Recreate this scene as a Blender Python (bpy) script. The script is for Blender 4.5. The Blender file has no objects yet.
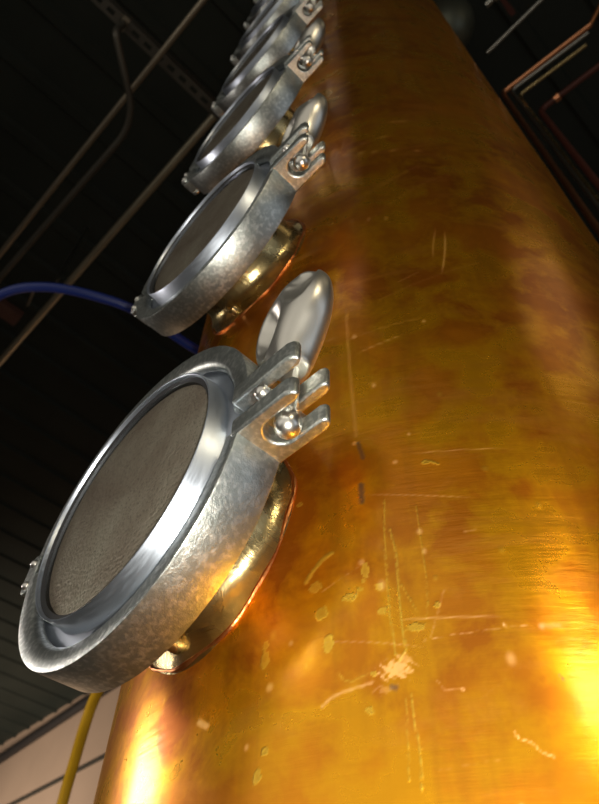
import bpy, bmesh, math, random
import numpy as np
from mathutils import Vector, Matrix
random.seed(4)
S = bpy.context.scene
COL = S.collection
Z0 = 1.75                      # height of the lowest sight glass above the floor
CX, CY, CR = 0.0, 0.227, 0.184 # column axis and radius
PI = math.pi
CAM = Vector((0.20415, -0.0933, Z0 - 0.19293))
CEIL = CAM.z + 3.2
STEP = 0.24294

# ------------------------------------------------------------------ helpers
def tag(o, label=None, cat=None, group=None, kind=None):
    if label: o['label'] = label
    if cat: o['category'] = cat
    if group: o['group'] = group
    if kind: o['kind'] = kind
    return o

def empty(name, loc, label, cat, group=None):
    o = bpy.data.objects.new(name, None); COL.objects.link(o)
    o.empty_display_size = 0.02
    o.location = loc
    return tag(o, label, cat, group)

def link(name, verts, faces, mat, parent=None, loc=(0, 0, 0), smooth=True, bevel=0, seg=2, angle=35):
    me = bpy.data.meshes.new(name)
    me.from_pydata([tuple(v) for v in verts], [], faces)
    bm = bmesh.new(); bm.from_mesh(me)
    bmesh.ops.remove_doubles(bm, verts=bm.verts, dist=1e-6)
    bmesh.ops.recalc_face_normals(bm, faces=bm.faces)
    bm.to_mesh(me); bm.free()
    me.materials.append(mat)
    o = bpy.data.objects.new(name, me); COL.objects.link(o)
    o.location = loc
    if parent: o.parent = parent
    if smooth:
        me.polygons.foreach_set('use_smooth', [True] * len(me.polygons))
        me.set_sharp_from_angle(angle=math.radians(angle))
    if bevel:
        b = o.modifiers.new('bevel', 'BEVEL'); b.width = bevel; b.segments = seg
        b.limit_method = 'ANGLE'; b.angle_limit = math.radians(angle)
        b.harden_normals = False
    return o

class MB:
    def __init__(s): s.v = []; s.f = []
    def add(s, v, f):
        n = len(s.v); s.v += [tuple(x) for x in v]; s.f += [[i + n for i in q] for q in f]; return s
    def box(s, a, b):
        (x0, y0, z0), (x1, y1, z1) = a, b
        v = [(x0,y0,z0),(x1,y0,z0),(x1,y1,z0),(x0,y1,z0),(x0,y0,z1),(x1,y0,z1),(x1,y1,z1),(x0,y1,z1)]
        return s.add(v, [[0,3,2,1],[4,5,6,7],[0,1,5,4],[1,2,6,5],[2,3,7,6],[3,0,4,7]])
    def lathe(s, prof, axis='z', n=48, a0=0, a1=2*PI, origin=(0,0,0), closed=False):
        # prof: (r, h) pairs turned about the axis; closed=True makes a solid of a closed section
        full = abs(a1 - a0) > 2*PI - 1e-6
        m = n if full else n + 1
        k = len(prof); v = []
        for i in range(m):
            a = a0 + (a1 - a0) * i / n
            for r, h in prof:
                c, d = r*math.cos(a), r*math.sin(a)
                p = (c, d, h) if axis == 'z' else ((c, h, d) if axis == 'y' else (h, c, d))
                v.append(tuple(p[j] + origin[j] for j in range(3)))
        f = []
        kk = k if closed else k - 1
        for i in range(n):
            i2 = (i + 1) % m
            for j in range(kk):
                j2 = (j + 1) % k
                f.append([i*k+j, i2*k+j, i2*k+j2, i*k+j2])
        if not full and closed:
            f.append(list(range(k))); f.append([(m-1)*k+j for j in range(k)][::-1])
        return s.add(v, f)
    def tube(s, pts, r, n=12, caps=True):
        pts = [Vector(p) for p in pts]; rings = []
        t0 = (pts[1]-pts[0]).normalized()
        up = Vector((0,0,1)) if abs(t0.z) < .9 else Vector((1,0,0))
        nrm = t0.cross(up).normalized()
        for i, p in enumerate(pts):
            t = (pts[min(i+1, len(pts)-1)] - pts[max(i-1, 0)]).normalized()
            nrm = (nrm - t*nrm.dot(t)).normalized(); bn = t.cross(nrm)
            rr = r[i] if isinstance(r, (list, tuple)) else r
            rings.append([p + (nrm*math.cos(2*PI*k/n) + bn*math.sin(2*PI*k/n))*rr for k in range(n)])
        v = [q for g in rings for q in g]; f = []
        for i in range(len(pts)-1):
            for k in range(n):
                f.append([i*n+k, i*n+(k+1)%n, (i+1)*n+(k+1)%n, (i+1)*n+k])
        if caps:
            f.append(list(range(n))[::-1]); f.append([(len(pts)-1)*n+k for k in range(n)])
        return s.add(v, f)
    def prism(s, outline, h0, h1, plane='xy'):
        n = len(outline)
        def P(a, b, h): return (a, b, h) if plane == 'xy' else ((a, h, b) if plane == 'xz' else (h, a, b))
        v = [P(a, b, h0) for a, b in outline] + [P(a, b, h1) for a, b in outline]
        f = [list(range(n))[::-1], list(range(n, 2*n))] + [[i, (i+1)%n, n+(i+1)%n, n+i] for i in range(n)]
        return s.add(v, f)
    def build(s, name, mat, parent=None, **k): return link(name, s.v, s.f, mat, parent, **k)

def smooth_path(pts, n=10):
    P = [Vector(p) for p in pts]; P = [2*P[0]-P[1]] + P + [2*P[-1]-P[-2]]; out = []
    for i in range(1, len(P)-2):
        for k in range(n):
            t = k/n; a, b, c, d = P[i-1], P[i], P[i+1], P[i+2]
            out.append(.5*((2*b) + (c-a)*t + (2*a-5*b+4*c-d)*t*t + (3*b-a-3*c+d)*t**3))
    out.append(P[-2]); return out

def arc_corner(a, b, c, r, n=8):
    a, b, c = Vector(a), Vector(b), Vector(c)
    u = (a-b).normalized(); w = (c-b).normalized()
    out = []
    for i in range(n+1):
        t = i/n
        p, q = b+u*r, b+w*r
        out.append((1-t)**2*p + 2*t*(1-t)*b + t*t*q)
    return out

# ------------------------------------------------------------------ materials
class NT:
    def __init__(s, name):
        s.m = bpy.data.materials.new(name); s.m.use_nodes = True
        s.n = s.m.node_tree.nodes; s.l = s.m.node_tree.links
        s.b = s.n['Principled BSDF']
    def node(s, t, **k):
        x = s.n.new(t)
        for a, b in k.items():
            if a in x.inputs.keys() if hasattr(x.inputs, 'keys') else False: x.inputs[a].default_value = b
            else: setattr(x, a, b)
        return x
    def put(s, a, b):
        s.l.new(a, b)
    def coord(s, scale=(1,1,1), rot=(0,0,0)):
        tc = s.n.new('ShaderNodeTexCoord'); mp = s.n.new('ShaderNodeMapping')
        mp.inputs['Scale'].default_value = scale; mp.inputs['Rotation'].default_value = rot
        s.put(tc.outputs['Object'], mp.inputs['Vector']); return mp.outputs['Vector']
    def noise(s, vec, scale, detail=3, rough=.5, dist=0):
        x = s.n.new('ShaderNodeTexNoise'); s.put(vec, x.inputs['Vector'])
        x.inputs['Scale'].default_value = scale; x.inputs['Detail'].default_value = detail
        x.inputs['Roughness'].default_value = rough; x.inputs['Distortion'].default_value = dist
        return x.outputs['Fac']
    def ramp(s, fac, stops):
        x = s.n.new('ShaderNodeValToRGB'); s.put(fac, x.inputs['Fac'])
        e = x.color_ramp.elements
        while len(e) < len(stops): e.new(.5)
        for i, (p, c) in enumerate(stops):
            e[i].position = p; e[i].color = (*c, 1) if isinstance(c, tuple) else (c, c, c, 1)
        return x.outputs['Color']
    def mix(s, fac, a, b, mode='MIX'):
        x = s.n.new('ShaderNodeMix'); x.data_type = 'RGBA'; x.blend_type = mode
        for i, val in ((0, fac), (6, a), (7, b)):
            if hasattr(val, 'node'): s.put(val, x.inputs[i])
            else: x.inputs[i].default_value = val if i == 0 else (*val, 1)
        return x.outputs[2]
    def bump(s, h, strength=.3, dist=.001, prev=None):
        x = s.n.new('ShaderNodeBump'); s.put(h, x.inputs['Height'])
        x.inputs['Strength'].default_value = strength; x.inputs['Distance'].default_value = dist
        if prev: s.put(prev, x.inputs['Normal'])
        return x.outputs['Normal']
    def set(s, **k):
        for a, b in k.items():
            i = s.b.inputs[a.replace('_', ' ')]
            if hasattr(b, 'node'): s.put(b, i)
            else: i.default_value = (*b, 1) if isinstance(b, tuple) and len(b) == 3 else b
        return s.m

def plain(name, col, rough=.5, metal=0., var=.25, scale=20, bump=0.0, **k):
    t = NT(name); v = t.coord()
    f = t.noise(v, scale, 4)
    c = t.mix(f, tuple(x*(1-var) for x in col), tuple(min(1, x*(1+var)) for x in col))
    kw = dict(Base_Color=c, Roughness=rough, Metallic=metal)
    if bump: kw['Normal'] = t.bump(f, bump, .001)
    kw.update(k)
    return t.set(**kw)

def mat_cast():
    t = NT('cast_stainless'); v = t.coord()
    big = t.noise(v, 45, 4, .6); fine = t.noise(v, 900, 3, .7); spk = t.noise(v, 420, 2)
    c = t.mix(t.ramp(big, [(.3, 0.), (.7, 1.)]), (.31, .335, .325), (.53, .57, .55))
    c = t.mix(t.ramp(spk, [(.46, 0.), (.66, .75)]), c, (.72, .74, .71))
    r = t.ramp(big, [(.3, .42), (.7, .31)])
    n = t.bump(fine, .35, .0005, t.bump(big, .18, .002))
    return t.set(Base_Color=c, Metallic=1., Roughness=r, Normal=n)

def mat_polish():
    t = NT('polished_steel'); v = t.coord((1, 6, 1))
    f = t.noise(v, 120, 3)
    return t.set(Base_Color=(.55, .61, .71), Metallic=1., Roughness=t.ramp(f, [(.3, .34), (.7, .42)]),
                 Normal=t.bump(f, .05, .0005))

def mat_brass():
    t = NT('tarnished_neck_metal'); v = t.coord()
    a = t.noise(v, 38, 5, .65, .6); b = t.noise(v, 220, 3)
    c = t.mix(t.ramp(a, [(.35, 0.), (.65, 1.)]), (.46, .36, .17), (.74, .58, .28))
    return t.set(Base_Color=c, Metallic=1., Roughness=t.ramp(a, [(.3, .34), (.7, .2)]), Normal=t.bump(b, .15, .0008, t.bump(a, .3, .003)))

def mat_weld():
    t = NT('heat_stained_weld'); v = t.coord()
    a = t.noise(v, 70, 4, .6); b = t.noise(v, 260, 3)
    c = t.mix(t.ramp(a, [(.35, 0.), (.65, 1.)]), (.52, .17, .05), (.85, .36, .12))
    return t.set(Base_Color=c, Metallic=1., Roughness=.3, Normal=t.bump(b, .4, .001))

def mat_copper():
    t = NT('lacquered_copper'); v = t.coord(); 
    big = t.noise(v, 7, 5, .6, .7); mid = t.noise(v, 34, 5, .6, .25)
    vs = t.coord((1, 1, .12)); drip = t.noise(vs, 60, 3, .6)       # long vertical runs
    hs = t.coord((.10, .10, 1.)); brush = t.noise(hs, 260, 4, .7)  # fine marks around the barrel
    hs2 = t.coord((.3, .3, 1.), (.12, -.10, 0)); smear = t.noise(hs2, 40, 5, .7, 1.2)
    c = t.mix(t.ramp(big, [(.40, 0.), (.60, 1.)]), (.52, .145, .008), (.84, .32, .010))
    c = t.mix(t.ramp(mid, [(.43, 0.), (.58, .95)]), c, (.93, .44, .010))
    c = t.mix(t.ramp(drip, [(.50, 0.), (.70, .45)]), c, (.50, .17, .012))
    c = t.mix(t.ramp(smear, [(.52, 0.), (.72, .55)]), c, (.88, .36, .05))
    at = t.n.new('ShaderNodeAttribute'); at.attribute_name = 'stain'
    sp = t.n.new('ShaderNodeSeparateColor'); t.put(at.outputs['Color'], sp.inputs['Color'])
    c = t.mix(sp.outputs['Red'], c, (1., .66, .07))
    c = t.mix(sp.outputs['Blue'], c, (.16, .13, .12))
    r = t.ramp(mid, [(.3, .34), (.7, .25)])
    # the pale dried marks are not metal
    n1 = t.bump(brush, .09, .001); n2 = t.bump(t.noise(v, 18, 2, .4), .12, .004, n1); n3 = t.bump(sp.outputs['Red'], .25, .0006, n2)
    rr = t.mix(sp.outputs['Green'], r, (.6, .6, .6))
    cc = t.mix(sp.outputs['Green'], c, (.82, .62, .36))
    mt = t.n.new('ShaderNodeMath'); mt.operation = 'MULTIPLY_ADD'
    t.put(sp.outputs['Green'], mt.inputs[0]); mt.inputs[1].default_value = -.6; mt.inputs[2].default_value = .91
    return t.set(Base_Color=cc, Metallic=mt.outputs[0], Roughness=rr, Normal=n3, Coat_Weight=.3, Coat_Roughness=.14, Coat_IOR=1.5, Coat_Tint=(1., .86, .55), Coat_Normal=n1)

def mat_screen():
    t = NT('dark_woven_screen'); v = t.coord()
    a = t.noise(v, 30, 4, .6)
    wv = t.n.new('ShaderNodeTexVoronoi'); t.put(v, wv.inputs['Vector']); wv.inputs['Scale'].default_value = 620
    grain = t.noise(v, 700, 2)
    c = t.mix(t.ramp(a, [(.35, 0.), (.7, 1.)]), (.36, .29, .245), (.58, .54, .47))
    c = t.mix(t.ramp(wv.outputs['Distance'], [(.05, 1.), (.35, 0.)]), c, (.10, .08, .065))
    return t.set(Base_Color=c, Roughness=.5, Metallic=.3, Normal=t.bump(wv.outputs['Distance'], .6, .0008, t.bump(grain, .3, .0005)))

def mat_glass():
    m = bpy.data.materials.new('sight_pane_glass'); m.use_nodes = True
    n, l = m.node_tree.nodes, m.node_tree.links; n.clear()
    o = n.new('ShaderNodeOutputMaterial'); mx = n.new('ShaderNodeMixShader'); tr = n.new('ShaderNodeBsdfTransparent')
    gl = n.new('ShaderNodeBsdfGlossy'); fr = n.new('ShaderNodeFresnel'); fr.inputs['IOR'].default_value = 1.5
    tc = n.new('ShaderNodeTexCoord'); ns = n.new('ShaderNodeTexNoise'); ns.inputs['Scale'].default_value = 60
    bp = n.new('ShaderNodeBump'); bp.inputs['Strength'].default_value = .15; bp.inputs['Distance'].default_value = .001
    l.new(tc.outputs['Object'], ns.inputs['Vector']); l.new(ns.outputs['Fac'], bp.inputs['Height'])
    l.new(bp.outputs['Normal'], gl.inputs['Normal'])
    tr.inputs['Color'].default_value = (.86, .86, .84, 1); gl.inputs['Roughness'].default_value = .12
    gm = n.new('ShaderNodeNewGeometry'); iv = n.new('ShaderNodeMath'); iv.operation = 'SUBTRACT'; iv.inputs[0].default_value = 1.
    ml = n.new('ShaderNodeMath'); ml.operation = 'MULTIPLY'
    l.new(gm.outputs['Backfacing'], iv.inputs[1]); l.new(iv.outputs[0], ml.inputs[0]); l.new(fr.outputs[0], ml.inputs[1]); l.new(ml.outputs[0], mx.inputs[0]); l.new(tr.outputs[0], mx.inputs[1]); l.new(gl.outputs[0], mx.inputs[2])
    l.new(mx.outputs[0], o.inputs[0]); return m

M = dict(cast=mat_cast(), polish=mat_polish(), brass=mat_brass(), weld=mat_weld(), copper=mat_copper(), screen=mat_screen(), glass=mat_glass(),
    bolt=plain('bright_bolt_steel', (.78, .76, .72), .3, 1., .1, 60),
    nut=plain('cast_wing_nut_steel', (.74, .72, .66), .36, 1., .12, 70, .06),
    gasket=plain('black_rubber', (.015, .015, .016), .55),
    deck=plain('dark_painted_steel_deck', (.028, .032, .026), .6, 0, .3, 3, Specular_IOR_Level=.15),
    wall=plain('tan_painted_block', (.50, .36, .26), .8, 0, .12, 2.5),
    dim=plain('dull_dark_wall_paint', (.10, .09, .08), .8, 0, .12, 2.5),
    floor=plain('grey_concrete', (.34, .33, .31), .7, 0, .2, 2),
    conduit=plain('galvanised_conduit', (.42, .36, .27), .38, .8, .2, 12),
    strut=plain('dull_channel_steel', (.12, .11, .09), .5, .6, .2, 12),
    blackpipe=plain('black_pipe', (.03, .026, .024), .5, .2),
    tube=plain('copper_tube', (.80, .36, .18), .3, 1., .15, 20),
    steeltube=plain('stainless_tube', (.42, .42, .38), .3, 1., .15, 20),
    redpipe=plain('dull_red_painted_pipe', (.10, .028, .018), .5, .2, .2, 20),
    vessel=plain('matt_stainless_vessel', (.16, .17, .13), .5, .8, .15, 6),
    blue=plain('blue_hose_plastic', (.004, .018, .15), .4, 0, .1, 20),
    yellow=plain('yellow_hose_plastic', (.75, .42, .015), .4, 0, .1, 20),
    shade=plain('white_enamel', (.7, .7, .66), .4),
    stub=plain('rusty_channel_paint', (.13, .06, .045), .6, .2, .3, 20),
    pale=plain('bright_galvanised_pipe', (.62, .55, .40), .34, .8, .2, 12),
    frame=plain('painted_window_frame', (.25, .23, .2), .5))

def emit(name, col, e):
    m = bpy.data.materials.new(name); m.use_nodes = True
    b = m.node_tree.nodes['Principled BSDF']
    b.inputs['Base Color'].default_value = (.8, .8, .8, 1)
    b.inputs['Emission Color'].default_value = (*col, 1); b.inputs['Emission Strength'].default_value = e
    return m

# ------------------------------------------------------------------ the room
XL, XR, YF, YB = -9.5, 4.5, -4.2, 2.85
def struct(name, mb, mat, **k): return tag(mb.build(name, mat, smooth=False, **k), kind='structure')
struct('floor', MB().box((XL, YF, -.1), (XR, YB, 0)), M['floor'])
# corrugated steel deck: flat pans with narrow ribs hanging down, ribs run along Y
prof = []; x = XL - .3; per = .27; off = (-.99 - (-9.8)) % per
x = XL - .3 + off - per
while x < XR + .3:
    prof += [(x-.035, 0), (x-.022, -.018), (x+.022, -.018), (x+.035, 0)]; x += per
vs = []; fs = []
for px, pz in prof:
    vs += [(px, YF-.3, CEIL+.018+pz), (px, YB, CEIL+.018+pz)]
for i in range(len(prof)-1): fs.append([2*i, 2*i+1, 2*i+3, 2*i+2])
o = link('ceiling', vs, fs, M['deck'], smooth=False); tag(o, kind='structure')
sd = o.modifiers.new('thick', 'SOLIDIFY'); sd.thickness = .004
struct('wall_back', MB().box((XL, YB, 0), (XR, YB+.15, CEIL+.12)), M['wall'])
struct('wall_left', MB().box((XL-.15, YF, 0), (XL, YB, CEIL+.12)), M['dim'])
struct('wall_right', MB().box((XR, YF, 0), (XR+.15, YB, CEIL+.12)), M['dim'])
struct('wall_front', MB().box((XL, YF-.15, 0), (XR, YF, CEIL+.12)), M['dim'])
struct('trim_1', MB().box((XL, YB-.02, CAM.z+2.42), (XR, YB, CAM.z+2.45)), M['strut'])

# ------------------------------------------------------------------ the column
column = empty('distillation_column', (CX, CY, 0), 'tall copper distillation column with a scratched golden lacquered shell and welded sight glass necks', 'still')
F = 682.; PX, PY = 299.5, 402.
Rv = Vector((0.69964573, 0.71414133, 0.02231613)); Uv = Vector((0.53848057, -0.54756475, 0.64047757)); Fv = Vector((-0.46961103, 0.4360906, 0.76765257))
# dried marks and scratches on the shell, listed as (angle, height) on the barrel
def shell_uv(p):
    d = Rv*(p[0]-PX) - Uv*(p[1]-PY) + Fv*F; d.normalize()
    a = d.x**2+d.y**2; ox, oy = CAM.x-CX, CAM.y-CY
    b = d.x*ox+d.y*oy; q = b*b-a*(ox*ox+oy*oy-CR*CR)
    t = (-b-math.sqrt(max(q, 0)))/a; X = CAM+d*t
    return (math.atan2(X.x-CX, -(X.y-CY))*CR, X.z-Z0)
SPOTS = [(322,614,6,6),(329,644,5,9),(350,598,7,4),(379,587,4,4),(383,611,5,4),(416,627,9,4),(370,711,4,4),(374,674,3,3),(363,582,2,2),(360,590,3,2),
 (437,605,3,3),(265,660,4,8),(266,646,3,4),(265,751,4,4),(257,777,4,6),(258,770,2,2),(426,461,5,2),(300,505,3,2),(365,571,4,8),(316,588,6,5)]
RUNS = [([(331.5,554),(322,561),(313.5,572),(306.6,583)],2.6,0,1.),
 ([(384,500),(384,527),(385.6,560),(390,614),(396,655)],1.0,0,.8),([(389.5,528),(396,554),(398.5,590),(402,626),(406,650),(399,661)],1.1,0,.9),
 ([(411,695),(414,722),(420,745),(422,790)],1.2,0,.9),([(406,700),(408,740),(409,780)],1.,0,.6),([(399,581),(417,611)],.9,0,.6),
 ([(424,560),(428,600),(426,620)],.8,0,.5),([(416,505),(424,560)],.7,0,.4),
 ([(422,641),(440,637),(480,631),(531,625)],.7,1,.55),([(541,626),(559,626)],3.2,1,.35),
 ([(322,593),(358,568)],.7,1,.4),([(322.5,707),(330,700),(339,694),(372,683)],2.0,1,.5),([(339,673),(344,681),(352,682),(368,674)],1.2,0,.5),
 ([(513,730),(519,739),(531,742),(543,754),(554,757)],1.1,1,.8),([(461,689),(464,690)],1.5,1,.9),([(503,624),(505,626)],1.3,1,.9),
 ([(435,678),(445,690),(462,689)],.8,1,.5),([(346,310),(350,370),(356,436)],1.4,1,.16),([(444,590),(430,640)],1.0,1,.3),([(198,722),(206,726)],3,1,.6),
 ([(480,700),(560,640)],.6,1,.12),([(440,770),(500,760)],.7,1,.15),([(380,300),(480,262)],.8,1,.10),([(340,215),(420,165)],1.6,1,.10),
 ([(335,250),(430,180),(520,170)],1.2,1,.07),([(350,340),(420,318)],1.0,1,.14),([(430,460),(438,463)],1.5,0,.8),([(465,531),(475,529)],1.2,1,.4),
 ([(560,676),(563,680)],1.6,2,.8),([(361,485),(362,502)],3.,2,.75),([(358,443),(363,458)],2.2,2,.55),([(392,687),(396,688)],3.4,2,.6)]
BLOT = [(396,670,15,9,.42),(404,660,8,6,.25),(384,690,8,4,.15)]
def inv_scale(p):
    a = shell_uv(p); b = shell_uv((p[0]+1, p[1])); c = shell_uv((p[0], p[1]+1)); return a, abs(b[0]-a[0]), abs(c[1]-a[1])
def build_shell():
    a_d = np.radians(np.concatenate([np.arange(-28, 0, .45), np.arange(0, 52, .19), np.arange(52, 66, .45)])); A = np.concatenate([a_d, np.radians(np.arange(66, 332, 4.))])
    zt = CEIL - .45
    Z = np.concatenate([np.linspace(.35, Z0-.14, 12)[:-1], np.arange(Z0-.14, Z0+.03, .0006), np.arange(Z0+.03, Z0+.16, .0013), np.arange(Z0+.16, Z0+.45, .004), np.linspace(Z0+.46, zt, 24)])
    na, nz = len(A), len(Z)
    AA, ZZ = np.meshgrid(A, Z)
    # slight hand-planished waviness of the sheet
    wob = .0005*np.sin(AA*9+ZZ*14)*np.cos(ZZ*23-AA*4)
    R = CR + wob
    V = np.stack([R*np.sin(AA), -R*np.cos(AA), ZZ], -1).reshape(-1, 3)
    idx = np.arange(na*nz).reshape(nz, na); nx = np.roll(idx, -1, 1)
    Q = np.stack([idx[:-1], nx[:-1], nx[1:], idx[1:]], -1).reshape(-1, 4)
    me = bpy.data.meshes.new('copper_shell')
    me.from_pydata(V.tolist(), [], Q.tolist()); me.materials.append(M['copper'])
    U = (np.where(AA > PI, AA-2*PI, AA)*CR).ravel(); W = (ZZ-Z0).ravel()
    rng = np.random.default_rng(3)
    jit = .00022*(np.sin(U*2100+3*np.sin(W*1500))+np.sin(W*1900+2*np.sin(U*1300)))
    ch = np.zeros((3, len(U)))
    for x, y, rx, ry in SPOTS:
        (u, w), su, sw = inv_scale((x, y))
        d = np.sqrt(((U-u)/(rx*su))**2+((W-w)/(ry*sw))**2)+jit*500
        m = np.clip((1.15-d)*4, 0, 1)*(.55+.45*np.clip(d, 0, 1)**2); ch[0] = np.maximum(ch[0], m*.95)
    for x, y, rx, ry, k in BLOT:
        (u, w), su, sw = inv_scale((x, y))
        d = np.sqrt(((U-u)/(rx*su))**2+((W-w)/(ry*sw))**2)+jit*1300
        ch[1] = np.maximum(ch[1], np.clip((1.1-d)*2.5, 0, 1)*k)
    for pts, wpx, c, k in RUNS:
        P = [shell_uv(p) for p in pts]; s = inv_scale(pts[0]); w_ = wpx*(s[1]+s[2])/2
        d = np.full(len(U), 9.)
        for a, b in zip(P[:-1], P[1:]):
            vx, vy = b[0]-a[0], b[1]-a[1]; L = vx*vx+vy*vy
            t = np.clip(((U-a[0])*vx+(W-a[1])*vy)/L, 0, 1)
            d = np.minimum(d, np.hypot(U-a[0]-t*vx, W-a[1]-t*vy))
        d = d + jit*.5
        ch[c] = np.maximum(ch[c], np.clip((w_*1.2-d)/(w_*.6+.0003), 0, 1)*k*(.62 if c == 1 else 1))
    # faint handling scratches, mostly around the barrel
    for _ in range(34):
        u, w = rng.uniform(-.02, .15), rng.uniform(-.13, .40); L = rng.uniform(.01, .07); g = rng.normal(0, .28) if rng.random() < .75 else 1.4
        dx, dy = math.cos(g), math.sin(g); s_ = (U-u)*dx+(W-w)*dy; bend = rng.uniform(-2, 2)
        d = np.abs(-(U-u)*dy+(W-w)*dx-bend*s_*s_); on = np.clip((L/2-np.abs(s_))/(L*.2), 0, 1)
        wd = rng.uniform(.0003, .0006)*(1+np.clip(w, 0, 1)*5)
        ch[1] = np.maximum(ch[1], np.clip((wd-d)/wd, 0, 1)*on*rng.uniform(.10, .32))
    # a sprinkle of tiny dried specks over the lower barrel
    for _ in range(45):
        u, w = rng.uniform(-.02, .15), rng.uniform(-.13, .12); r_ = rng.uniform(.0007, .0016)
        d = np.hypot(U-u, (W-w)*rng.uniform(.6, 1)) / r_
        ch[rng.integers(0, 2)] += np.clip(1.3-d, 0, 1)*.3
    ca = me.color_attributes.new('stain', 'FLOAT_COLOR', 'POINT')
    arr = np.ones((len(U), 4), np.float32); arr[:, :3] = np.clip(ch, 0, 1).T
    ca.data.foreach_set('color', arr.ravel())
    o = bpy.data.objects.new('copper_shell', me); COL.objects.link(o); o.parent = column
    me.polygons.foreach_set('use_smooth', [True]*len(me.polygons))
    return o
build_shell()
zt = CEIL-.45
MB().lathe([(CR, zt), (CR+.012, zt), (CR+.012, zt+.014), (CR*.8, zt+.07), (.08, zt+.13), (.055, zt+.16), (.055, CEIL+.02), (0, CEIL+.02)], n=64).build('top_cone', M['copper'], column)
MB().lathe([(0, .0), (.24, .0), (.24, .02), (CR+.02, .03), (CR+.02, .35), (CR, .36), (0, .36)], n=64).build('base_skirt', M['copper'], column)

def surf_y(x): return CY - math.sqrt(CR*CR - x*x)     # front of the shell
def neck_meshes():
    n = 96; r = .0425; v = []; f = []
    # tube from the ferrule to the shell, flaring where it was drawn out of the sheet
    rings = [(r, .0165), (r, .024), (r+.0005, .031)]
    for rr, y in rings:
        for k in range(n):
            a = 2*PI*k/n; v.append((rr*math.cos(a), y, rr*math.sin(a)))
    for dr, gap in ((.0006, .0070), (.0018, .0035), (.0038, .0014), (.0065, .0002), (.0085, -.001)):
        for k in range(n):
            a = 2*PI*k/n; rr = r+dr; x, z = rr*math.cos(a), rr*math.sin(a)*(1+max(0, -math.sin(a))*.24*min(1, dr/.0065))
            v.append((x, max(surf_y(x)-gap, .0315), z))
    m = len(v)//n
    for i in range(m-1):
        for k in range(n): f.append([i*n+k, i*n+(k+1)%n, (i+1)*n+(k+1)%n, (i+1)*n+k])
    # bead: wavering ring of weld on the flare
    b = MB(); pts = []
    random.seed(8)
    for k in range(n+1):
        a = 2*PI*k/n; w = .0005*math.sin(a*5)+.0003*math.sin(a*11+1)
        rr = r+.0062+w*1.6; x, z = rr*math.cos(a), rr*math.sin(a)*(1+max(0, -math.sin(a))*.24); pts.append((x, surf_y(x)-.0004, z))
    b.tube(pts, [.0009+.0002*math.sin(k*.55)+.0002*math.sin(k*.9) for k in range(n+1)], 8, caps=False)
    # ferrule flange, its own part
    fl = MB().lathe([(.0405, .0112), (.0690, .0112), (.0694, .0120), (.0690, .0128), (.0560, .0160), (r, .0185), (.0405, .0185)], 'y', 96, closed=True)
    return v, f, b, fl
nv, nf, bead, flange = neck_meshes()

WORD = ['lowest', 'second', 'third', 'fourth', 'fifth', 'sixth', 'seventh', 'eighth']
NP = 7
necks = []
nk0 = link('port_neck', nv, nf, M['brass'], column); bd0 = bead.build('weld_bead', M['weld'], nk0); fl0 = flange.build('ferrule_flange', M['polish'], nk0)
rv0 = MB().lathe([(0, -.0028), (.0018, -.0025), (.0032, -.0012), (.0036, .0012), (.0036, .003)], 'y', 20).build('reflection_nub', M['brass'], nk0)
rv0.location = (-.006, .0385, -.0500)  # raised nub added to stand in for a curved reflection on the neck
def local(o, p): o.location = (p[0]-CX, p[1]-CY, p[2]); return o
local(nk0, (0, 0, Z0))
necks.append(nk0)
for i in range(1, NP):
    c = nk0.copy(); COL.objects.link(c); c.parent = column; local(c, (0, 0, Z0+i*STEP))
    for ch in (bd0, fl0, rv0):
        g = ch.copy(); COL.objects.link(g); g.parent = c

# ------------------------------------------------------------------ sight glass (ring, pane, screen)
def sight_glass():
    t = empty('sight_glass', (0, 0, Z0), '', 'sight glass', 'sight glasses up the column')
    ring = [(.0566, .0095), (.0566, -.0034), (.0569, -.0039), (.0574, -.0040), (.0577, -.0037), (.0583, .0048), (.0590, .0058),
            (.0672, .0074), (.0692, .0084), (.0692, .0104), (.0566, .0104)]
    MB().lathe(ring, 'y', 160, closed=True).build('metal_rim', M['polish'], t, angle=50)
    MB().lathe([(0, -.0016), (.0541, -.0016), (.0541, -.0002), (0, -.0002)], 'y', 96).build('glass_pane', M['glass'], t)
    MB().lathe([(.0542, -.0016), (.0560, -.0022), (.0565, -.0022), (.0565, .0100), (.0542, .0100)], 'y', 96, closed=True).build('gasket', M['gasket'], t)
    d = MB(); d.lathe([(0, .0004), (.0540, .0004), (.0540, .0020), (0, .0020)], 'y', 96).build('mesh_screen', M['screen'], t)
    return t

# ------------------------------------------------------------------ hinged clamp
SEC = [(.0750, .0008), (.0748, .0002), (.0742, .0000), (.0672, .0006), (.0660, .0014), (.0645, .0032), (.0645, .0052), (.0700, .0078),
       (.0700, .0128), (.0645, .0154), (.0645, .0176), (.0662, .0196), (.0680, .0204), (.0742, .0205), (.0748, .0203), (.0750, .0197)]
def lug(z0, z1, x0, parent, name):
    # fork plate with an open rounded slot for the bolt
    xe = .1005; ya, yb = -.0006, .0211; s0, s1 = .0044, .0160; out = []
    out += [(x0, ya), (xe-.004, ya), (xe-.0012, ya+.0009), (xe, ya+.003), (xe-.0008, s0-.0008), (xe-.0025, s0)]
    rc_ = (s1-s0)/2; ym = (s0+s1)/2
    for k in range(11):
        a = PI/2*3 - PI*k/10
        out.append((.0835+rc_*math.cos(a), ym+rc_*math.sin(a)))
    out += [(xe-.0035, s1), (xe-.0018, s1+.0008), (xe-.001, yb-.003), (xe-.0022, yb-.0009), (xe-.005, yb), (x0, yb)]
    return MB().prism(out, z0, z1).build(name, M['cast'], parent, bevel=.0011, seg=3)

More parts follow.
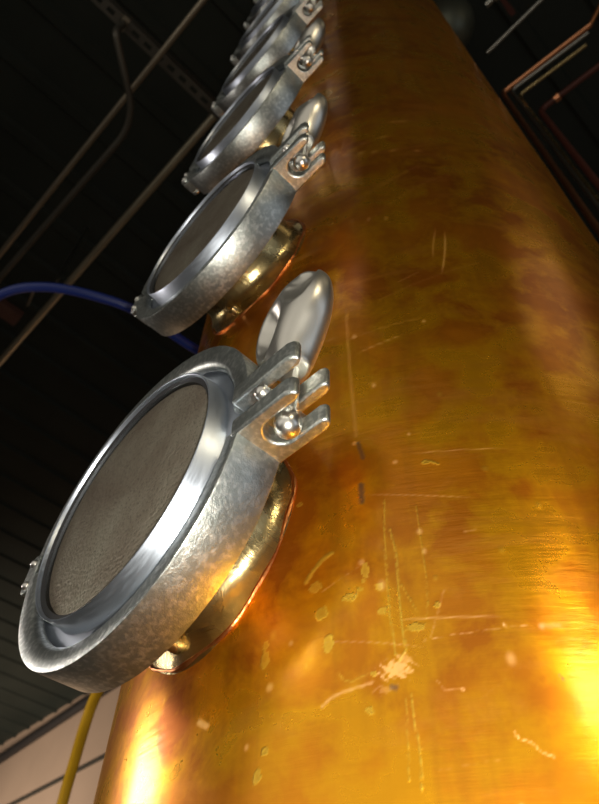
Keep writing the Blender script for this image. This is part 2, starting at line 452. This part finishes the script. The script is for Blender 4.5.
def wing_nut(parent):
    # hub and two broad thumb paddles, swept as one closed skin
    b = bmesh.new(); na = 56; rows = 30
    H0, H1 = .0115, .0635
    def prof(t):
        # half width of the wings and half thickness at height t (0..1)
        keys = [(0, .0066, .0066), (.12, .0092, .0086), (.24, .0140, .0098), (.38, .0205, .0106), (.54, .0240, .0108), (.70, .0245, .0104), (.84, .0225, .0096), (.94, .0185, .0080), (1., .0140, .0055)]
        T = np.array([q[0] for q in keys]); tt = np.clip(t+np.linspace(-.07, .07, 9), 0, 1)
        return float(np.interp(tt, T, [q[1] for q in keys]).mean()), float(np.interp(tt, T, [q[2] for q in keys]).mean())
    V = []
    for i in range(rows+1):
        t = i/rows; w, d = prof(t); row = []
        for k in range(na):
            a = 2*PI*k/na; ca, sa = math.cos(a), math.sin(a)
            e = 2/2.35
            x = w*math.copysign(abs(ca)**e, ca); y = d*math.copysign(abs(sa)**e, sa)
            z = H0+(H1-H0)*t
            # shallow saddle between the two wings at the top
            z -= .002*max(0, 1-(abs(x)/.014)**2)*max(0, (t-.55)/.45)**1.5
            # thumb dishes on both faces of each wing
            for cx, cz, rx, rz, dep in ((-.0050, .0385, .0105, .0150, .0070), (.0155, .049, .0075, .013, .0055)):
                q = ((x-cx)/rx)**2+((z-cz)/rz)**2
                if q < 1 and y < 0: y += dep*min(1, (1-q)*1.6)**.8
            row.append(b.verts.new((x, y, z)))
        V.append(row)
    for i in range(rows):
        for k in range(na): b.faces.new([V[i][k], V[i][(k+1)%na], V[i+1][(k+1)%na], V[i+1][k]])
    b.faces.new(V[0][::-1])
    # close the top in two steps so it can round over
    top = [b.verts.new((v.co.x*.72, v.co.y*.45, v.co.z+.0012)) for v in V[-1]]
    for k in range(na): b.faces.new([V[-1][k], V[-1][(k+1)%na], top[(k+1)%na], top[k]])
    b.faces.new(top)
    me = bpy.data.meshes.new('wing_nut'); b.normal_update(); b.to_mesh(me); b.free(); me.materials.append(M['nut'])
    me.polygons.foreach_set('use_smooth', [True]*len(me.polygons))
    o = bpy.data.objects.new('wing_nut', me); COL.objects.link(o); o.parent = parent
    s = o.modifiers.new('sub', 'SUBSURF'); s.levels = 1; s.render_levels = 1
    o.location = (.0875, .0102, 0); o.rotation_euler = (0, 0, math.radians(-14))
    return o

def dome_pin(x, z, y0, y1, r, name, parent):
    p = [(0, y0-.0016), (r*.5, y0-.0013), (r*.85, y0-.0005), (r, y0+.0006), (r, y1-.0006), (r*.85, y1+.0005), (r*.5, y1+.0013), (0, y1+.0016)]
    return MB().lathe(p, 'y', 24, origin=(x, 0, z)).build(name, M['bolt'], parent)

def clamp():
    t = empty('pipe_clamp', (0, 0, Z0), '', 'clamp', 'hinged clamps up the column')
    lo = MB().lathe(SEC, 'y', 120, -PI+.075, -.235, closed=True).build('lower_jaw', M['cast'], t, angle=50)
    up = MB().lathe(SEC, 'y', 120, .02, PI-.075, closed=True).build('upper_jaw', M['cast'], t, angle=50)
    lug(-.0190, -.0105, .0690, lo, 'bolt_fork'); lug(.0005, .0105, .0668, up, 'bolt_fork')
    wing_nut(t)
    MB().lathe([(0, -.0235), (.0020, -.0231), (.0038, -.0219), (.0047, -.0200), (.0051, -.0178), (.0048, -.0155), (.0042, -.0135), (.0034, -.0120), (.0034, .0500), (.0026, .0510), (0, .0512)], 'z', 28, origin=(.0872, .0102, 0)).build('bolt', M['bolt'], t)
    dome_pin(.0835, -.0060, -.0006, .0211, .0030, 'pivot_pin', t)
    # hinge on the far side: link plate ends and two pins
    for sg, nm, pa in ((-1, 'hinge_knuckle', lo), (1, 'hinge_knuckle', up)):
        oc = []
        for k in range(13):
            a = PI/2 + PI*k/12; oc.append((-.0812+.0048*math.cos(a), sg*.0062+.0048*math.sin(a)))
        oc = [(-.070, sg*.0062+.0048)] + oc + [(-.070, sg*.0062-.0048)]
        MB().prism([(a, b) for a, b in oc], .0045, .0160, 'xz').build(nm, M['cast'], pa, bevel=.0008)
    lk = MB()
    for ya in (.0014, .0162):
        oc = []
        for k in range(13): a = PI*k/12; oc.append((-.0812+.0046*math.cos(a), .0062+.0046*math.sin(a)))
        for k in range(13): a = PI+PI*k/12; oc.append((-.0812+.0046*math.cos(a), -.0062+.0046*math.sin(a)))
        lk.prism(oc, ya, ya+.0029, 'xz')
    lk.build('hinge_link', M['cast'], t, bevel=.0006)
    for sg in (-1, 1): dome_pin(-.0812, sg*.0062, .0012, .0193, .0023, 'hinge_pin', t)
    return t

def copy_tree(o, parent=None):
    c = o.copy(); COL.objects.link(c); c.parent = parent
    for ch in [x for x in COL.objects if x.parent == o]: copy_tree(ch, c)
    return c
sg0, cl0 = sight_glass(), clamp()
place = ['lowest sight glass, the big one nearest the viewer, dark pane inside a bright polished rim',
         'second sight glass from the bottom, dark pane above the nearest wing nut',
         'third sight glass from the bottom of the copper column, half hidden by the second clamp',
         'fourth sight glass from the bottom, seen as a thin dark sliver',
         'fifth sight glass from the bottom, small and blurred against the dark ceiling',
         'sixth sight glass up the column, almost hidden at the top edge',
         'topmost sight glass in view on the copper column, cut by the picture top']
cplace = ['lowest hinged steel clamp, large grey pitted band with forks and wing nut, nearest viewer',
          'second hinged steel clamp from the bottom, its wing nut beside the third clamp',
          'third hinged steel clamp from the bottom, with a bright glint on its band',
          'fourth hinged steel clamp from the bottom, brassy looking band below a small fork',
          'fifth hinged steel clamp from the bottom, small and blurred near the picture top',
          'sixth hinged steel clamp up the column, only its hinge and lower band in view',
          'topmost hinged steel clamp on the column, cut off by the picture top']
for i in range(NP):
    a = sg0 if i == 0 else copy_tree(sg0); b = cl0 if i == 0 else copy_tree(cl0)
    a.location = b.location = (0, 0, Z0+i*STEP); a['label'] = place[i]; b['label'] = cplace[i]

# ------------------------------------------------------------------ overhead pipes (left)
def at(x, y, h):            # point h above the lens on the sight line given by its ceiling position
    k = h/3.2; return (CAM.x+(x-CAM.x)*k, CAM.y+(y-CAM.y)*k, CAM.z+h)
hS = 2.55
sx = at(-.80, 0, hS)[0]
m = MB(); z = CAM.z+hS
y = -1.4
m.box((sx-.0205, -1.4, z), (sx-.0180, YB-.01, z+.041)); m.box((sx+.0180, -1.4, z), (sx+.0205, YB-.01, z+.041))
m.box((sx-.0180, -1.4, z), (sx-.0075, YB-.01, z+.0025)); m.box((sx+.0075, -1.4, z), (sx+.0180, YB-.01, z+.0025))
while y < YB-.05: m.box((sx-.0076, y, z), (sx+.0076, y+.022, z+.0025)); y += .05
st = empty('strut_channel', (sx, 0, z), 'slotted dull steel strut channel under the dark ceiling, crossing above the pipes', 'strut')
o = m.build('channel', M['strut'], st, smooth=False); o.location = (-sx, 0, -z)
for yy in (-.9, .9, 2.4):
    o = MB().tube([(sx, yy, z+.002), (sx, yy, CEIL+.03)], .005, 8).build('hanger_rod', M['strut'], st); o.location = (-sx, 0, -z)

def pipe(name, pts, r, mat, label, cat, n=14):
    o = MB().tube(pts, r, n).build(name, mat); return tag(o, label, cat)
hA = 2.50
a0, a1 = at(-6, -.13, hA), at(1.2, -.035, hA)
pipe('conduit', [a0, a1], .0105, M['conduit'], 'thin straight conduit nearest the top left corner, crossing under the slotted strut', 'conduit')
hB = 2.42
pB = [Vector(at(-6, -.10, hB)), Vector(at(-2.28, -.01, hB))] + arc_corner(at(-2.28, -.01, hB), at(-1.10, .03, hB), at(-.854, -.24, hB), .10)
pB += arc_corner(pB[-1], at(-.854, -.25, hB), Vector(at(-.854, -.25, hB))+Vector((0, 0, .12)), .03, 5)[1:] + [Vector(at(-.854, -.25, hB))+Vector((0, 0, .131))]
bc = pipe('bent_conduit', pB, .0120, M['strut'], 'dull conduit with a bend, running up to the end of the slotted strut', 'conduit')
ee = pB[-1]
MB().box((ee.x-.024, ee.y-.012, z-.0035), (ee.x+.024, ee.y+.012, z+.0008)).build('strap', M['conduit'], bc, smooth=False)
hC = 2.75
c0, c1 = at(-6, .27, hC), at(-.74, .27, hC)
pC = [Vector(c0)] + arc_corner(c0, c1, (c1[0], c1[1], CEIL), .08) + [Vector((c1[0], c1[1], CEIL+.03))]
pipe('straight_pipe', pC, .0165, M['pale'], 'thicker pale pipe crossing under the blue hose toward the third clamp', 'pipe')
# small bracket and a strut end at the far left
ka, kb = at(-2.51, -.6, 2.9), at(-2.42, .20, 2.9)
o = MB().box((ka[0], ka[1], ka[2]), (kb[0], kb[1], ka[2]+.045)).build('channel_stub', M['stub'], smooth=False, bevel=.003)
tag(o, 'short brownish channel end under the ceiling at the far left, below the blue hose', 'bracket')
MB().tube([((ka[0]+kb[0])/2, kb[1]-.10, ka[2]+.04), ((ka[0]+kb[0])/2, kb[1]-.10, CEIL+.03)], .004, 8).build('hanger_rod', M['strut'], o)
q0, q1, q2 = at(-2.33, .185, 2.6), at(-2.18, .15, 2.6), at(-2.15, .225, 2.6)
pipe('pipe_hook', [q0, q1, q2, (q2[0], q2[1], CEIL+.03)], .006, M['steeltube'], 'small grey bent pipe hook just behind the blue hose', 'hook', 8)

# ------------------------------------------------------------------ hoses
def hose(name, pts, r, mat, label):
    return pipe(name, smooth_path(pts), r, mat, label, 'hose')
hb = .82
bp = [at(-3.2, -.12, hb*.96), at(-2.75, -.03, hb*.98), at(-2.36, .05, hb), at(-2.15, .20, hb), at(-2.0, .44, hb), at(-1.92, .68, hb), at(-1.89, 1.06, hb), at(-1.75, 1.5, hb), at(-1.25, 1.85, hb)]
end = Vector((CX-.10, CY+.215, CAM.z+hb))
hb_o = hose('blue_hose', bp + [end], .0068, M['blue'], 'bright blue hose crossing in front of the overhead pipes to behind the column')
yp = [(-.80, .42, -.15), (-.74, .375, .02), (-.689, .349, .138), (-.656, .334, .178), (-.617, .316, .205), (-.587, .305, .227), (-.520, .285, .243), (-.406, .240, .249), (-.300, .200, .246), (-.19, .19, .235)]
yp = [(a, b, c+Z0) for a, b, c in yp]
yp = [(-1.1, .6, .02), (-.95, .52, .5), (-.86, .46, 1.2)] + yp
hose('yellow_hose', yp, .0070, M['yellow'], 'yellow hose hanging below the lowest clamp in front of the tan wall')

# black pipe along the tan wall
pipe('wall_pipe', [(XL+.02, YB-.06, CAM.z+2.88), (-5.0, YB-.06, CAM.z+3.075), (XR-.02, YB-.06, CAM.z+3.15)], .045, M['blackpipe'], 'dark pipe running along the tan wall just below the ceiling', 'pipe')

# ------------------------------------------------------------------ pipework beyond the column (right)
hr = 2.2
e0, e1 = Vector(at(.15, 1.11, hr)), Vector(at(.56, 1.145, hr))
def elbow(e0, e1, dz, r=.02):
    d = Vector((e0.x, e0.y, .8)); 
    return [Vector((e0.x, e0.y, 0.))] + arc_corner(d, e0, e1, r, 5) + [e1]
e2 = e1 + Vector((.16, .03, .25))
pipe('copper_tube', elbow(e0, e1, 0) + [e2], .0075, M['tube'], 'bright copper tube at top right, uppermost of the parallel run beyond the column', 'tube')
f0, f1 = Vector(at(.185, 1.13, hr-.03)), Vector(at(.54, 1.165, hr-.03))
pipe('steel_tube', elbow(f0, f1, 0), .0045, M['steeltube'], 'thin shiny steel tube just below the copper one at top right', 'tube')
g0, g1 = Vector(at(.195, 1.17, hr)), Vector(at(.51, 1.20, hr))
pipe('brass_tube', elbow(g0, g1, 0) , .0050, M['brass'], 'dull brass tube, third of the parallel run at top right', 'tube')
h0, h1 = Vector(at(.225, 1.29, hr)), Vector(at(.75, 1.33, hr))
rp = pipe('red_brown_pipe', elbow(h0, h1, 0, .03), .009, M['redpipe'], 'dull red-brown pipe with an elbow, lowest of the runs at top right', 'pipe')
cb = MB(); mid = h0.lerp(h1, .16)
cb.lathe([(.0085, -.008), (.0125, -.008), (.0125, .008), (.0085, .008)], 'x', 20, closed=True).build('coupling', M['tube'], rp, loc=mid)
i0 = Vector(at(.20, .93, 2.6)); i1 = Vector(at(.62, .92, 2.6))
pipe('grey_rail', [i0, i1, i1+Vector((.5, 0, 0))], .006, M['steeltube'], 'thin grey rail near the ceiling above the copper tube', 'rail')
# small valve hanging near the grey rail
v = empty('ball_valve', at(.36, .78, 2.75), 'small grey valve with a dull red handle near the ceiling at top right', 'valve')
MB().lathe([(0, -.05), (.012, -.05), (.012, -.022), (.02, -.018), (.02, .018), (.012, .022), (.012, .05), (0, .05)], 'x', 16).build('body', M['steeltube'], v)
MB().prism([(-.006, 0), (.006, 0), (.010, .07), (.008, .085), (-.008, .085), (-.010, .07)], -.028, -.024, 'xy').build('handle', M['redpipe'], v)
MB().tube([(.04, 0, 0), (.05, 0, 0), (.05, 0, CEIL+.03-v.location.z)], .008, 10).build('riser', M['steeltube'], v)
# rounded stainless vessel behind the column head
vs_ = empty('stainless_vessel', (.15, .60, 0), 'pale green-grey rounded vessel behind the top of the column', 'tank')
MB().lathe([(0, CEIL-.62), (.05, CEIL-.60), (.085, CEIL-.55), (.10, CEIL-.48), (.10, CEIL-.04), (0, CEIL-.03)], n=40).build('tank', M['vessel'], vs_)
MB().lathe([(.0, 0.02), (.012, 0.02), (.012, CEIL-.6), (0, CEIL-.6)], n=20).build('drain_pipe', M['blackpipe'], vs_)

# ------------------------------------------------------------------ light
def area(name, loc, target, sx_, sy_, power, col, shape='RECTANGLE', spread=180):
    l = bpy.data.lights.new(name, 'AREA'); l.shape = shape; l.size = sx_; l.size_y = sy_; l.energy = power; l.color = col
    l.spread = math.radians(spread)
    o = bpy.data.objects.new(name, l); COL.objects.link(o); o.location = loc
    o.rotation_euler = (Vector(target)-Vector(loc)).to_track_quat('-Z', 'Y').to_euler(); return o
def point(name, loc, power, col, r):
    l = bpy.data.lights.new(name, 'POINT'); l.energy = power; l.color = col; l.shadow_soft_size = r
    o = bpy.data.objects.new(name, l); COL.objects.link(o); o.location = loc; return o
O = Vector((0, 0, Z0))
KR, KL = O+Vector((.128, .095, -.098)), O+Vector((-.013, .044, -.108))
area('lamp_right', KR+Vector((.818, -.364, .445))*1.15, KR, .20, .07, 1.7, (1., .84, .56))
area('lamp_left', KL+Vector((-.853, -.377, .34))*1.15, KL, .26, .13, 2.0, (1., .90, .82))
area('front_wall_fill', (-.5, YF+.1, 1.7), (0, 0, 1.7), 5, 3.2, 8, (1., .93, .82))  # added soft fill at the front wall, which has no opening
area('front_fill_panel', O+Vector((.95, -1.75, .62)), O+Vector((.95, 0, .62)), 3.8, 2.6, 14, (1., .93, .80))  # added fill panel in mid-room, gives the copper its broad amber glow
area('side_window_daylight', (XR-.1, .9, 1.3), (0, .3, .6), 3.2, 2.2, 14, (.82, .9, 1.))
area('roof_light', O+Vector((1.97, .52, 2.45)), O+Vector((.15, .13, .1)), .9, .6, .8, (1., .8, .5))
area('back_wall_fill', (-6.2, .5, 1.5), (-6.4, YB, 3.6), 2.0, 1.0, 44, (1., .85, .7), spread=100)  # added unseen lamp, aimed to brighten the tan back wall
point('camera_flash', CAM+Rv*.012+Uv*.002, 5.3, (1., .94, .82), .003)
w = bpy.data.worlds.new('world'); S.world = w; w.use_nodes = True
w.node_tree.nodes['Background'].inputs[0].default_value = (.5, .55, .6, 1); w.node_tree.nodes['Background'].inputs[1].default_value = .05

# ------------------------------------------------------------------ camera
cd = bpy.data.cameras.new('camera'); cam = bpy.data.objects.new('camera', cd); COL.objects.link(cam); S.camera = cam
cd.sensor_fit = 'VERTICAL'; cd.sensor_height = 4.54; cd.lens = 4.54*F/804; cd.clip_start = .005; cd.clip_end = 60
cam.matrix_world = Matrix(((Rv.x, Uv.x, -Fv.x, CAM.x), (Rv.y, Uv.y, -Fv.y, CAM.y), (Rv.z, Uv.z, -Fv.z, CAM.z), (0, 0, 0, 1)))
cd.dof.use_dof = True; cd.dof.focus_distance = .26; cd.dof.aperture_fstop = 2.8
S.view_settings.view_transform = 'Standard'; S.view_settings.look = 'None'; S.view_settings.gamma = 1; S.view_settings.use_curve_mapping = False
S.view_settings.exposure = 0.08
S.cycles.use_denoising = True
S.cycles.max_bounces = 8
